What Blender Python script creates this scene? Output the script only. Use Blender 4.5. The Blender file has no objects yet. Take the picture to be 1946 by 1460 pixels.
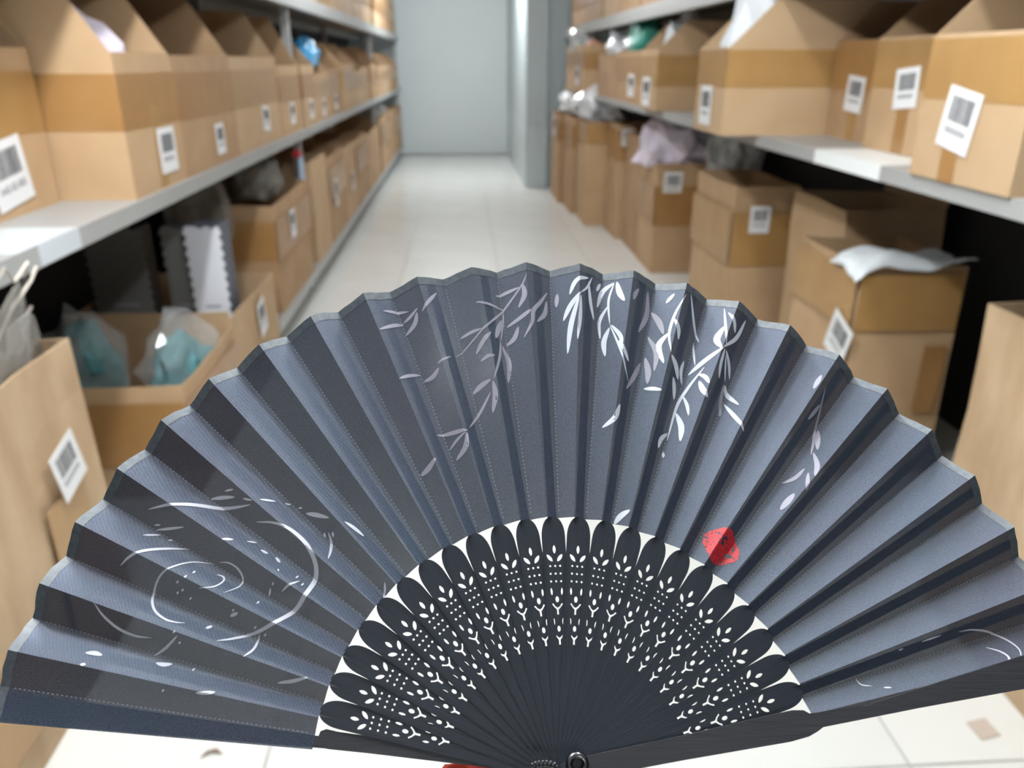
import bpy, bmesh, math, random
from mathutils import Vector, Matrix, noise
random.seed(7)
scn = bpy.context.scene
C = scn.collection
R = math.radians

# ---------------------------------------------------------------- camera, world, exposure
cam_data = bpy.data.cameras.new('camera')
cam = bpy.data.objects.new('camera', cam_data); C.objects.link(cam)
cam.location = (0, 0, 1.4)
cam.rotation_euler = (R(90 - 22.4988), 0, R(-3.46515))
cam_data.sensor_width = 36.0
cam_data.lens = 36.0 * 1480 / 1946
cam_data.clip_start = 0.01
cam_data.clip_end = 60
cam_data.dof.use_dof = True
cam_data.dof.focus_distance = 0.325
cam_data.dof.aperture_fstop = cam_data.lens / 2.7
scn.camera = cam

world = bpy.data.worlds.new('world'); scn.world = world
world.use_nodes = True
world.node_tree.nodes['Background'].inputs[0].default_value = (0.75, 0.8, 0.85, 1)
world.node_tree.nodes['Background'].inputs[1].default_value = 0.05
vs = scn.view_settings
vs.view_transform = 'Standard'; vs.look = 'None'; vs.gamma = 1.0
vs.exposure = 0.0
vs.use_curve_mapping = False
LAMP_W = 46.0
LAMPS = [(-.55, -3.4, .24), (.55, -3.4, .18), (-.5, 1.15, 1.08), (.55, 1.15, .38), (-.55, 5.4, .20), (.55, 5.4, .20), (-.3, 10.2, .38), (.3, 10.2, .38)]      # x, y, brightness share; first pair is fill light added behind the camera
CEIL = 2.62

# ---------------------------------------------------------------- helpers
def link(name, me, m=None, parent=None, loc=(0, 0, 0)):
    o = bpy.data.objects.new(name, me); C.objects.link(o)
    if m is not None and not me.materials: me.materials.append(m)
    o.parent = parent; o.location = loc
    return o
def bm_obj(name, bm, m=None, parent=None, loc=(0, 0, 0), smooth=False):
    bmesh.ops.recalc_face_normals(bm, faces=bm.faces)
    me = bpy.data.meshes.new(name); bm.to_mesh(me); bm.free()
    if smooth:
        for p in me.polygons: p.use_smooth = True
    return link(name, me, m, parent, loc)
def tag(o, label, cat=None, group=None, kind=None):
    if label: o['label'] = label
    if cat: o['category'] = cat
    if group: o['group'] = group
    if kind: o['kind'] = kind
    return o
def thing(name, label, cat, loc=(0, 0, 0), rotz=0.0, group=None):
    o = bpy.data.objects.new(name, None); C.objects.link(o)
    o.location = loc; o.rotation_euler = (0, 0, rotz); o.empty_display_size = 0.05
    return tag(o, label, cat, group)
def add_box(bm, a, b):
    x0, x1 = sorted((a[0], b[0])); y0, y1 = sorted((a[1], b[1])); z0, z1 = sorted((a[2], b[2]))
    v = [bm.verts.new(p) for p in ((x0,y0,z0),(x1,y0,z0),(x1,y1,z0),(x0,y1,z0),(x0,y0,z1),(x1,y0,z1),(x1,y1,z1),(x0,y1,z1))]
    for f in ((0,3,2,1),(4,5,6,7),(0,1,5,4),(1,2,6,5),(2,3,7,6),(3,0,4,7)): bm.faces.new([v[i] for i in f])
def add_prism(bm, pts, off):
    """closed polygon pts (3D) swept by vector off"""
    a = [bm.verts.new(p) for p in pts]; b = [bm.verts.new(Vector(p) + Vector(off)) for p in pts]
    n = len(a); bm.faces.new(a); bm.faces.new(list(reversed(b)))
    for i in range(n): bm.faces.new((a[i], b[i], b[(i+1) % n], a[(i+1) % n]))
def add_tube(bm, pts, rad, n=8):
    rings = []
    for i, p in enumerate(pts):
        p = Vector(p); d = (Vector(pts[min(i+1, len(pts)-1)]) - Vector(pts[max(i-1, 0)])).normalized()
        u = d.orthogonal().normalized(); w = d.cross(u)
        rings.append([bm.verts.new(p + (u*math.cos(t) + w*math.sin(t))*rad) for t in [2*math.pi*k/n for k in range(n)]])
    for a, b in zip(rings, rings[1:]):
        for k in range(n): bm.faces.new((a[k], a[(k+1) % n], b[(k+1) % n], b[k]))
    bm.faces.new(rings[0]); bm.faces.new(rings[-1])

# ---------------------------------------------------------------- materials
def mat(name, col, rough=0.6, metal=0.0, spec=0.5, col2=None, scale=8.0, stretch=(1, 1, 1), bump=0.0, bscale=200.0, bstretch=(1, 1, 1), coat=0.0, detail=4.0):
    m = bpy.data.materials.new(name); m.use_nodes = True
    nt = m.node_tree; b = nt.nodes['Principled BSDF']
    b.inputs['Base Color'].default_value = (*col, 1); b.inputs['Roughness'].default_value = rough
    b.inputs['Metallic'].default_value = metal; b.inputs['Specular IOR Level'].default_value = spec
    b.inputs['Coat Weight'].default_value = coat
    tc = nt.nodes.new('ShaderNodeTexCoord')
    if col2:
        mp = nt.nodes.new('ShaderNodeMapping'); mp.inputs['Scale'].default_value = stretch
        nz = nt.nodes.new('ShaderNodeTexNoise'); nz.inputs['Scale'].default_value = scale; nz.inputs['Detail'].default_value = detail
        rp = nt.nodes.new('ShaderNodeValToRGB')
        rp.color_ramp.elements[0].position = 0.3; rp.color_ramp.elements[0].color = (*col, 1)
        rp.color_ramp.elements[1].position = 0.7; rp.color_ramp.elements[1].color = (*col2, 1)
        nt.links.new(tc.outputs['Object'], mp.inputs[0]); nt.links.new(mp.outputs[0], nz.inputs['Vector'])
        nt.links.new(nz.outputs['Fac'], rp.inputs[0]); nt.links.new(rp.outputs[0], b.inputs['Base Color'])
    if bump:
        mp2 = nt.nodes.new('ShaderNodeMapping'); mp2.inputs['Scale'].default_value = bstretch
        nz2 = nt.nodes.new('ShaderNodeTexNoise'); nz2.inputs['Scale'].default_value = bscale
        bp = nt.nodes.new('ShaderNodeBump'); bp.inputs['Strength'].default_value = bump; bp.inputs['Distance'].default_value = 0.002
        nt.links.new(tc.outputs['Object'], mp2.inputs[0]); nt.links.new(mp2.outputs[0], nz2.inputs['Vector'])
        nt.links.new(nz2.outputs['Fac'], bp.inputs['Height']); nt.links.new(bp.outputs[0], b.inputs['Normal'])
    return m
def film(name, col, clear, rough=0.12, diff=0.5):
    """thin plastic film: see-through mixed with a glossy, slightly milky sheet"""
    m = bpy.data.materials.new(name); m.use_nodes = True; nt = m.node_tree
    b = nt.nodes['Principled BSDF']; b.inputs['Base Color'].default_value = (*col, 1); b.inputs['Roughness'].default_value = rough
    b.inputs['Specular IOR Level'].default_value = 0.9
    t = nt.nodes.new('ShaderNodeBsdfTransparent'); mx = nt.nodes.new('ShaderNodeMixShader'); mx.inputs[0].default_value = clear
    nt.links.new(b.outputs[0], mx.inputs[1]); nt.links.new(t.outputs[0], mx.inputs[2])
    nt.links.new(mx.outputs[0], nt.nodes['Material Output'].inputs[0])
    return m
CARD = [mat('cardboard_tan', (.44,.285,.155), .75, col2=(.50,.335,.19), scale=5, bump=.15, bscale=120, bstretch=(1,1,.1)),
        mat('cardboard_brown', (.36,.22,.115), .75, col2=(.43,.275,.15), scale=6, bump=.15, bscale=120, bstretch=(1,1,.1)),
        mat('cardboard_pale', (.50,.35,.21), .75, col2=(.45,.30,.165), scale=4, bump=.15, bscale=120, bstretch=(1,1,.1)),
        mat('cardboard_worn', (.38,.25,.14), .75, col2=(.52,.38,.24), scale=9, stretch=(1,1,.35), bump=.25, bscale=60, bstretch=(1,1,.2))]
TAPE = mat('packing_tape', (.32,.165,.055), .32, spec=.6, col2=(.37,.20,.075), scale=7)
TAPE2 = mat('packing_tape_yellow', (.40,.235,.085), .3, spec=.6, col2=(.35,.195,.07), scale=7)
PAPER = mat('label_paper', (.78,.79,.80), .5)
INK = mat('black_ink', (.03,.03,.035), .6)
STEEL = mat('painted_grey_steel', (.36,.365,.36), .38, spec=.5, col2=(.33,.335,.33), scale=3)
STEEL_P = mat('painted_grey_post', (.40,.41,.41), .4)
WALLM = mat('pale_wall_paint', (.66,.715,.725), .55, col2=(.63,.685,.695), scale=1.2)
COLM = mat('blue_grey_paint', (.50,.575,.60), .45, col2=(.47,.545,.57), scale=1.5)
CEILM = mat('ceiling_paint', (.75,.75,.73), .8)
TILEM = mat('glazed_floor_tile', (.72,.725,.70), .22, spec=.5, col2=(.68,.685,.655), scale=2.5)
GROUT = mat('grey_grout', (.36,.35,.33), .8)
FILM = film('clear_film', (.62,.66,.68), .78, .08)
FILM_G = film('smoky_film', (.36,.34,.30), .55, .1)
BAGW = film('white_plastic', (.82,.86,.90), .06, .25)
BAGP = film('lilac_plastic', (.80,.72,.84), .10, .15)
FILM_W = film('milky_film', (.78,.82,.84), .45, .1)
TEAL = mat('teal_cloth', (.07,.21,.235), .6, col2=(.09,.26,.28), scale=20)
GREEN = mat('green_plastic', (.03,.22,.17), .3)
BLUE = mat('bright_blue_plastic', (.05,.32,.62), .35)
PALEB = mat('pale_blue_card', (.42,.55,.72), .5)
REDC = mat('red_cloth', (.58,.045,.02), .7, col2=(.66,.06,.03), scale=150)
SLATE = mat('slate_card', (.10,.11,.14), .6)
GREYC = mat('grey_card', (.20,.195,.185), .7)
WHITEC = mat('white_card', (.76,.77,.83), .6)
BLACKC = mat('black_card', (.015,.015,.016), .6)
PINK = mat('salmon_plastic', (.62,.30,.22), .4)
SCRAP = mat('brown_scrap', (.20,.15,.10), .8)

# ---------------------------------------------------------------- lamps (light comes from the ceiling tubes)
TUBE = bpy.data.materials.new('lit_tube'); TUBE.use_nodes = True
_e = TUBE.node_tree.nodes.new('ShaderNodeEmission'); _e.inputs[0].default_value = (.93, .97, 1, 1); _e.inputs[1].default_value = 12
TUBE.node_tree.links.new(_e.outputs[0], TUBE.node_tree.nodes['Material Output'].inputs[0])
HOUSING = mat('lamp_housing', (.8, .8, .8), .4)
WORDS = ['first', 'second', 'third', 'fourth', 'fifth', 'sixth', 'seventh', 'eighth', 'ninth', 'tenth', 'eleventh', 'twelfth', 'thirteenth', 'fourteenth', 'fifteenth', 'sixteenth']
for i, (lx, ly, lp) in enumerate(LAMPS):
    t = thing('ceiling_lamp', 'unseen white fluorescent ceiling lamp above the %s of the aisle, %s from the near end' % (('left', 'right')[i % 2], WORDS[i//2]), 'lamp', (lx, ly, CEIL), 0, 'lamps above the aisle')
    bm = bmesh.new(); add_prism(bm, [(-.11,-.62,0),(.11,-.62,0),(.06,-.62,-.05),(-.06,-.62,-.05)], (0,1.24,0)); bm_obj('housing', bm, HOUSING, t)
    for sx in (-.06, .06):
        bm = bmesh.new(); add_tube(bm, [(sx,-.58,-.068),(sx,.58,-.068)], .014, 10); bm_obj('tube', bm, TUBE, t)
    for py in (-.4, 0, .4):                                         # bare tubes shine all round
        ld = bpy.data.lights.new('tube_light', 'POINT'); ld.shadow_soft_size = .07
        ld.energy = LAMP_W*lp; ld.color = (.95, .98, 1)
        lo = bpy.data.objects.new('tube_light', ld); C.objects.link(lo); lo.parent = t; lo.location = (0, py, -.16)

# ---------------------------------------------------------------- the room
def struct(name, bm, m, label=None):
    return tag(bm_obj(name, bm, m), label, kind='structure')
bm = bmesh.new(); add_box(bm, (-2.3,-6.0,-.05), (2.6,13.4,-.004)); floor = struct('floor', bm, GROUT, 'floor of pale glazed tiles running down the aisle')
TS = .693
bm = bmesh.new(); g = .0025
add_box(bm, (g,g,-.004), (TS-g,TS-g,0)); bmesh.ops.bevel(bm, geom=[e for e in bm.edges if all(v.co.z > -.001 for v in e.verts)], offset=.0012, segments=1, affect='EDGES')
tile_me = None
for i in range(-4, 3):
    for j in range(-10, 18):
        x0, y0 = .93 + i*TS, 1.18 + j*TS
        if x0 + TS > 2.6 or x0 < -2.3 or y0 + TS > 13.45 or y0 < -6.0: continue
        if tile_me is None:
            o = bm_obj('tile', bm, TILEM, floor, (x0, y0, 0)); tile_me = o.data
        else: link('tile', tile_me, None, floor, (x0, y0, 0))
bm = bmesh.new(); add_box(bm, (-2.3,-6.0,CEIL), (2.6,13.4,CEIL+.1)); struct('ceiling', bm, CEILM)
bm = bmesh.new(); add_box(bm, (-2.3,13.36,0), (.735,13.5,CEIL)); struct('wall_far', bm, WALLM, 'pale blue-grey end wall of the aisle')
SHADEW = mat('wall_painted_shade', (.03,.03,.032), .8)  # near-black wall colour stands in for the shade behind the racks
bm = bmesh.new(); add_box(bm, (-1.85,-6.0,0), (-1.75,13.4,CEIL)); struct('wall_left', bm, SHADEW)
bm = bmesh.new(); add_box(bm, (2.0,-6.0,0), (2.1,9.7,CEIL)); struct('wall_right', bm, SHADEW)
bm = bmesh.new(); add_box(bm, (-2.3,-6.1,0), (2.6,-6.0,CEIL)); struct('wall_back', bm, WALLM)
bm = bmesh.new(); add_box(bm, (.98,9.62,0), (2.6,9.75,CEIL)); struct('wall_recess', bm, COLM, 'recessed blue-grey wall beside the pillar')
bm = bmesh.new(); add_box(bm, (.738,9.5,0), (.98,13.36,CEIL)); pil = struct('wall_pillar', bm, COLM, 'blue-grey pillar standing out from the right at the aisle end')
bm = bmesh.new(); add_box(bm, (.734,9.494,0), (.982,13.34,.69)); b_ = struct('trim_1', bm, mat('pillar_skirting', (.52,.60,.625), .4), 'slightly proud lower band around the pillar')

# ---------------------------------------------------------------- racks
def rack(label, s, xf, ys, levels, depth=.60):
    """levels: (lip bottom, shelf top, y start or None)"""
    t = thing('shelving_rack', label, 'rack', (xf, ys[0], 0))
    for zb, zt, ystart in levels:
        for a, b in zip(ys, ys[1:]):
            a2 = a if ystart is None else max(a, ystart)
            if a2 >= b - .1: continue
            bm = bmesh.new()
            add_box(bm, (0, a2+.004-ys[0], zt-.012), (s*depth, b-.004-ys[0], zt))
            add_box(bm, (0, a2+.004-ys[0], zb), (s*.012, b-.004-ys[0], zt-.0121))
            add_box(bm, (s*.0121, a2+.004-ys[0], zb), (s*.045, b-.004-ys[0], zb+.008))
            sh = bm_obj('shelf', bm, STEEL, t)
            bm = bmesh.new()
            add_box(bm, (s*(depth-.02), a2+.01-ys[0], zb), (s*(depth-.008), b-.01-ys[0], zt-.0121)); bm_obj('rear_lip', bm, STEEL, sh)
    top = max(l[1] for l in levels) + .55
    for y in ys:
        for d in (.0455, depth-.065):
            bm = bmesh.new(); add_box(bm, (s*d, y-ys[0]-.02, 0), (s*(d+.045), y-ys[0]-.0165, top)); add_box(bm, (s*d, y-ys[0]-.0164, 0), (s*(d+.004), y-ys[0]+.02, top))
            bm_obj('post', bm, STEEL_P, t)
    return t
LX, RX = -.955, 1.15
rack('grey steel shelving rack lining the left of the aisle', -1, LX, [.56, 5.08, 9.6, 13.2], [(.105,.17,3.86), (.97,1.02,None), (1.69,1.77,None)])
rack('grey steel shelving rack lining the right of the aisle', 1, RX, [.62, 9.4], [(1.093,1.135,None), (1.645,1.725,None)], .58)

# ---------------------------------------------------------------- labels, tape, boxes
_lab = {}
def label_meshes(w, h, seed):
    key = (round(w,3), round(h,3), seed)
    if key in _lab: return _lab[key]
    rnd = random.Random(seed)
    bm = bmesh.new(); add_box(bm, (0,-w/2,-h/2), (.0012,w/2,h/2))
    bmesh.ops.recalc_face_normals(bm, faces=bm.faces); me = bpy.data.meshes.new('label'); bm.to_mesh(me); bm.free(); me.materials.append(PAPER)
    bm = bmesh.new(); y = -w*.34
    while y < w*.34:
        b = rnd.choice((.0012,.0012,.0024,.0036)); add_box(bm, (.0012,y,-h*.05), (.0015,y+b,h*.36)); y += b + rnd.choice((.0012,.0024,.002))
    bmesh.ops.recalc_face_normals(bm, faces=bm.faces); me2 = bpy.data.meshes.new('barcode'); bm.to_mesh(me2); bm.free(); me2.materials.append(INK)
    bm = bmesh.new(); y = -w*.32
    while y < w*.30:
        add_box(bm, (.0012,y,-h*.24), (.0015,y+.003,-h*.14)); add_box(bm, (.0012,y,-h*.24), (.0014,y+.0052,-h*.215)); y += .0085
    bmesh.ops.recalc_face_normals(bm, faces=bm.faces); me3 = bpy.data.meshes.new('code_line'); bm.to_mesh(me3); bm.free(); me3.materials.append(INK)
    _lab[key] = (me, me2, me3); return _lab[key]
def put_label(t, s, x, y, z, w=.085, h=.115, tilt=0.0, seed=1, text=None, face='front', lift=0.0):
    me, me2, me3 = label_meshes(w, h, seed)
    o = link('label', me, None, t, (x, y, z)); o['label'] = 'white barcode label'
    if face == 'front': o.rotation_euler = (tilt, 0, 0) if s < 0 else (tilt, 0, math.pi)
    else: o.rotation_euler = (0, tilt, -math.pi/2)
    link('barcode', me2, None, o)
    if text:
        cu = bpy.data.curves.new('code_text', 'FONT'); cu.body = text; cu.size = h*.165; cu.extrude = .00015; cu.align_x = 'CENTER'
        tmp = bpy.data.objects.new('tmp', cu); C.objects.link(tmp); dg = bpy.context.evaluated_depsgraph_get()
        m3 = bpy.data.meshes.new_from_object(tmp.evaluated_get(dg)); bpy.data.objects.remove(tmp)
        m3.materials.clear(); m3.materials.append(INK)
        c = link('code_text', m3, None, o, (.0014, 0, -h*.27)); c.rotation_euler = (math.pi/2, 0, math.pi/2)
    else: link('code_line', me3, None, o)
    return o
TH = .005
def bin_box(label, s, xf, y0, y1, zb, hf, hb, depth=.5, slant=.16, card=0, tape=(.47,.85), tapem=0, lab=None, vtape=None, group='open-fronted storage boxes on the shelves', rot=0.0, lip_fold=False):
    """cardboard pick bin: low front, side walls cut on the slant up to a tall back"""
    W = y1 - y0
    t = thing('storage_box', label, 'box', (xf, y0, zb), rot, group)
    m = CARD[card]
    bm = bmesh.new()
    add_box(bm, (0,0,0), (s*depth,W,TH))
    add_box(bm, (0,0,TH), (s*TH,W,hf))
    add_box(bm, (s*depth,0,TH), (s*(depth-TH),W,hb))
    for ya in (0, W-TH):
        add_prism(bm, [(s*TH,ya,TH),(s*TH,ya,hf),(s*slant,ya,hb),(s*(depth-TH),ya,hb),(s*(depth-TH),ya,TH)], (0,TH,0))
    bm_obj('body', bm, m, t)
    if tape:
        a, b = tape[0]*hf, tape[1]*hf; e = .0012
        bm = bmesh.new()
        add_box(bm, (-s*e,-e,a), (-s*.0001,W+e,b)); add_box(bm, (0,-e,a), (s*depth*.9,-.0001,b)); add_box(bm, (0,W+.0001,a), (s*depth*.5,W+e,b))
        bm_obj('tape', bm, (TAPE, TAPE2)[tapem], t)
    if vtape:
        bm = bmesh.new(); yy = vtape*W; add_box(bm, (-s*.0022,yy-.03,.0), (-s*.0013,yy+.03,hf*.62)); bm_obj('tape', bm, (TAPE, TAPE2)[1-tapem], t)
    if lab:
        ly, lz, kw = lab[0], lab[1], (lab[2] if len(lab) > 2 else {})
        put_label(t, s, -s*.0026, ly*W, lz*hf, **kw)
    return t
def open_box(label, s, xf, y0, y1, zb, h, depth=.5, card=0, tape=(.55,.8), tapem=0, lab=None, flaps=(), rot=0.0, group='open cardboard boxes along the aisle', near_tape=True, h_near=None, bulge=0.0, labface='front'):
    W = y1 - y0
    t = thing('cardboard_box', label, 'box', (xf, y0, zb), rot, group)
    m = CARD[card]; hn = h_near or h
    bm = bmesh.new()
    add_box(bm, (0,0,0), (s*depth,W,TH))
    add_box(bm, (0,0,TH), (s*TH,W,h)); add_box(bm, (s*depth,0,TH), (s*(depth-TH),W,h))
    add_box(bm, (s*TH,0,TH), (s*(depth-TH),TH,hn)); add_box(bm, (s*TH,W-TH,TH), (s*(depth-TH),W,h))
    bmesh.ops.subdivide_edges(bm, edges=[e for e in bm.edges if e.calc_length() > .1], cuts=5, use_grid_fill=True)
    sd = hash(label) % 97 if False else len(label) * 3.7
    for v in bm.verts:                                              # slightly buckled board
        n = noise.noise_vector(Vector((v.co.x*3 + sd, v.co.y*3, v.co.z*3)))
        f = min(1, v.co.z / h) * (.012 + bulge)
        v.co.x += n.x*f; v.co.y += n.y*f
        if v.co.z > h*.9: v.co.z += n.z*.012
    bm_obj('body', bm, m, t)
    if tape:
        a, b = tape[0]*h, tape[1]*h; e = .004 + (bulge + .012)*.35
        bm = bmesh.new(); add_box(bm, (-s*e,0,a), (-s*(e-.001),W,b))
        if near_tape: add_box(bm, (0,-e,a), (s*depth*.95,-e+.001,b))
        bm_obj('tape', bm, (TAPE, TAPE2)[tapem], t)
    for side, ln, ang in flaps:
        bm = bmesh.new()
        if side == 'front': add_box(bm, (0,.01,0), (TH*s,W-.01,ln)); loc, rt = (0,0,h), (0, -s*R(ang), 0)
        elif side == 'back': add_box(bm, (0,.01,0), (TH*s,W-.01,ln)); loc, rt = (s*(depth-TH),0,h), (0, s*R(ang), 0)
        elif side == 'near': add_box(bm, (s*.01,0,0), (s*(depth-.01),TH,ln)); loc, rt = (0,0,hn), (R(ang), 0, 0)
        else: add_box(bm, (s*.01,0,0), (s*(depth-.01),TH,ln)); loc, rt = (0,W-TH,h), (-R(ang), 0, 0)
        fo = bm_obj('flap', bm, m, t, loc); fo.rotation_euler = rt
    if lab:
        kw = lab[2] if len(lab) > 2 else {}
        if labface == 'front': put_label(t, s, -s*(.007+(bulge+.012)*.5), lab[0]*W, lab[1]*h, **kw)
        else: put_label(t, s, s*lab[0]*depth, -(.007+(bulge+.012)*.5), lab[1]*h, face='near', **kw)
    return t

def crumple(size, seed, sub=3, amp=.5, rough=2.4, flat=.35, shear=0.0):
    bm = bmesh.new(); bmesh.ops.create_icosphere(bm, subdivisions=sub, radius=1.0)
    for v in bm.verts:
        d = v.co.normalized()
        n = noise.noise(d*rough*.6 + Vector((seed*7.1, 0, 0)))*.7 + (abs(noise.noise(d*rough + Vector((0, seed*3.3, 0))))-.25)*1.0 + (abs(noise.noise(d*rough*2.6 + Vector((0, 0, seed*5.7))))-.25)*.45
        v.co = d*(1 + amp*n)
    zmin = min(v.co.z for v in bm.verts)
    for v in bm.verts:
        if v.co.z < zmin*flat: v.co.z = zmin*flat + (v.co.z - zmin*flat)*.12
    zmin = min(v.co.z for v in bm.verts)
    for v in bm.verts: v.co = Vector((v.co.x*size[0], v.co.y*size[1], (v.co.z - zmin)*size[2])); v.co.x += shear*v.co.z
    return bm
def bag(label, loc, size, m, seed, cat='bag', name='plastic_bag', content=None, group='crumpled plastic bags among the boxes', rot=0.0, amp=.5, shear=0.0):
    if content is None:
        o = bm_obj(name, crumple(size, seed, amp=amp, shear=shear), m, None, loc); o.rotation_euler = (0, 0, rot)
        return tag(o, label, cat, group)
    t = thing(name, label, cat, loc, rot, group)
    bm_obj('film', crumple(size, seed, amp=amp, shear=shear), m, t)
    bm_obj('contents', crumple(tuple(q*.82 for q in size), seed+1, 3, .4, shear=shear), content, t, (0, 0, .004))
    return t

# left middle shelf: slant-cut bins
LM = [(-1.18,1.86,2.385,.415,0,(.56,.27,dict(w=.18,h=.165,tilt=R(7),seed=3,text='A42-02-003')),None,1,'tan storage box set furthest back at the left end of the left middle shelf'),
      (-.968,2.405,2.862,.405,0,(.68,.28,dict(seed=2,w=.15,h=.14)),.55,0,'tan storage box with lilac bag inside on left middle shelf'),
      (-.968,2.875,3.58,.40,1,(.62,.24,dict(seed=4,w=.11)),None,0,'storage box with wide brown tape right after the one holding a lilac bag'),
      (-.972,3.592,4.47,.40,2,(.62,.30,dict(seed=5,w=.13,tilt=R(-6))),None,1,'storage box with wrinkled curling label, fourth on left middle shelf'),
      (-.968,4.485,5.05,.36,0,(.5,.30,dict(seed=6,w=.12)),None,0,'storage box just before the steel post on left middle shelf')]
yy = 5.125
for i, w in enumerate((.46,.62,.66,.7,.66,.7,.54)):
    LM.append((-.965-.01*(i % 3), yy, yy+w, .36-.03*((i*5) % 3), (2,0,1,0,2,1,1)[i], (.5,.28,dict(seed=2+i, w=.12)) if i < 3 else None, None, i % 2, 'storage box on left middle shelf, %s past the steel post' % WORDS[i])); yy += w + .012
yy = 9.66
for i, w in enumerate((.74,.8,.78,.75)):
    LM.append((-.97, yy, yy+w, .33, (1,3,1,1)[i], None, None, 0, 'far dim storage box near the end wall on left middle shelf, %s from the wall' % WORDS[3-i])); yy += w + .012
for i, (xf, y0, y1, hf, card, lab, vt, tm, label) in enumerate(LM):
    bin_box(label, -1, xf, y0, y1, 1.02, hf, .62 if i < 5 else hf + .16, .5 if i else .42, .145, card, (.48,.86), tm, lab, vt)
bag('white and lilac plastic bag inside the second box on left middle shelf', (-1.19,2.64,1.03), (.15,.16,.37), BAGP, 3)
bag('bright blue plastic sheet poking out above boxes on left middle shelf', (-1.10,6.05,1.36), (.09,.26,.14), BLUE, 5, 'plastic sheet', 'plastic_sheet', amp=.4)
bag('clear plastic bag slumped in a box past the post on left shelf', (-1.12,6.56,1.03), (.09,.17,.22), FILM, 9)
bm = bmesh.new(); add_box(bm, (-1.165,1.70,1.0203), (-.956,1.99,1.0212)); add_box(bm, (-.956,1.79,.972), (-.9545,1.99,1.0212))
tag(bm_obj('shelf_sticker', bm, mat('white_sticker', (.55,.60,.64), .3)), 'pale sticker folded over the edge of left middle shelf', 'sticker')

# left low level
t = open_box('tall tan cardboard box with barcode label at the near left corner', -1, -.925, 1.05, 1.80, 0, .80, .6, 3, None, 0, (.74,.70,dict(w=.115,h=.125,tilt=R(14),seed=3)), bulge=.02)
bm = bmesh.new(); add_box(bm, (.012,.45,.08), (.013,.62,.5)); add_box(bm, (.012,.1,.10), (.013,.3,.3)); bm_obj('tape', bm, TAPE2, t)
open_box('shallow tan box of teal items at lower left', -1, -.94, 2.42, 3.05, 0, .415, .62, 0, (.3,.86), 0, None, bulge=.0)
open_box('shallow tan box holding zigzag-edged packets at lower left', -1, -.95, 3.07, 3.83, 0, .44, .66, 2, None, 0, (.55,.72,dict(seed=7,w=.12,h=.16,tilt=R(10))), h_near=.47)
bag('teal cloth bundle in clear film leaning at the back of the lower left box', (-1.36,2.70,.26), (.13,.15,.22), FILM, 12, content=TEAL, cat='bundle', name='wrapped_bundle', rot=.4)
bag('teal cloth bundle in clear film at the front of the lower left box', (-1.05,2.76,.22), (.08,.17,.22), FILM, 14, content=TEAL, cat='bundle', name='wrapped_bundle', rot=-.5)
t = bag('tall clear bag with pale cords and a card in the near left box', (-1.06,1.62,.55), (.045,.11,.27), FILM_G, 21, content=mat('brown_grey_goods', (.16,.13,.11), .6), shear=.30)
for k_, pts_ in enumerate((((0,-.08,.40),(.02,-.04,.47),(.02,.0,.43),(.02,.05,.46),(0,.08,.36)),((.02,-.07,.30),(.03,-.02,.38),(.03,.05,.42),(.02,.09,.44)),((.02,-.05,.24),(.035,.0,.33),(.03,.06,.36)))):
    bm = bmesh.new(); add_tube(bm, [(x_+.012+.30*z_-.06+.03, y_, z_) for x_, y_, z_ in pts_], .0035, 6); bm_obj('cord', bm, mat('pale_cord', (.55,.5,.44), .7), t)
bm = bmesh.new(); add_box(bm, (0,-.04,0), (.002,.05,.08)); bm_obj('card', bm, mat('grey_white_card', (.42,.41,.40), .5), t, (.10,0,.275)).rotation_euler = (R(8), R(17), 0)
bag('crumpled clear film over the rim of the near left box', (-1.02,1.44,.72), (.08,.14,.07), FILM, 23)
def packet(label, x0, x1, y, z0, z1, body, front, thick, lines=True):
    t = thing('card_packet', label, 'packet', ((x0+x1)/2, y, z0), 0, 'zigzag-edged packets in the lower left box')
    w, h = x1-x0, z1-z0
    bm = bmesh.new(); add_box(bm, (-w/2+.006,.0035,0), (w/2-.006,thick,h-.004)); bm_obj('block', bm, body, t)
    n = int(h/.042); pts = [(-w/2+.004,0,0),(w/2-.004,0,0)]
    for i in range(n): pts += [(w/2+.008,0,(i+.3)*h/n), (w/2-.006,0,(i+1)*h/n)]
    m_ = int(w/.042) or 1
    for i in range(1, m_): pts += [(w/2-.005-(i-.5)*w/m_,0,h-.012), (w/2-.005-i*w/m_,0,h)]
    for i in range(n, 0, -1): pts += [(-w/2+.006,0,i*h/n), (-w/2-.008,0,(i-.7)*h/n)]
    bm = bmesh.new(); add_prism(bm, pts, (0,.003,0)); f = bm_obj('front_card', bm, front, t)
    if lines:
        bm = bmesh.new()
        for k, (a, b) in enumerate(((-.2,.25),(-.12,.2),(.02,.25))): add_box(bm, (a*w,-.0006,h*(.56-.06*k)), (b*w,-.0001,h*(.575-.06*k)))
        bm_obj('print', bm, mat('faint_print', (.35,.35,.38), .6), f)
packet('white zigzag-edged packet with slate side in the lower left box', -1.135,-.995,3.22,.006,.785,SLATE,WHITEC,.16)
packet('grey zigzag-edged packet half behind the white one', -1.24,-1.14,3.25,.006,.78,SLATE,GREYC,.1)
packet('dark grey zigzag-edged packet furthest from the aisle', -1.575,-1.34,3.30,.006,.77,BLACKC,GREYC,.12)
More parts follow.
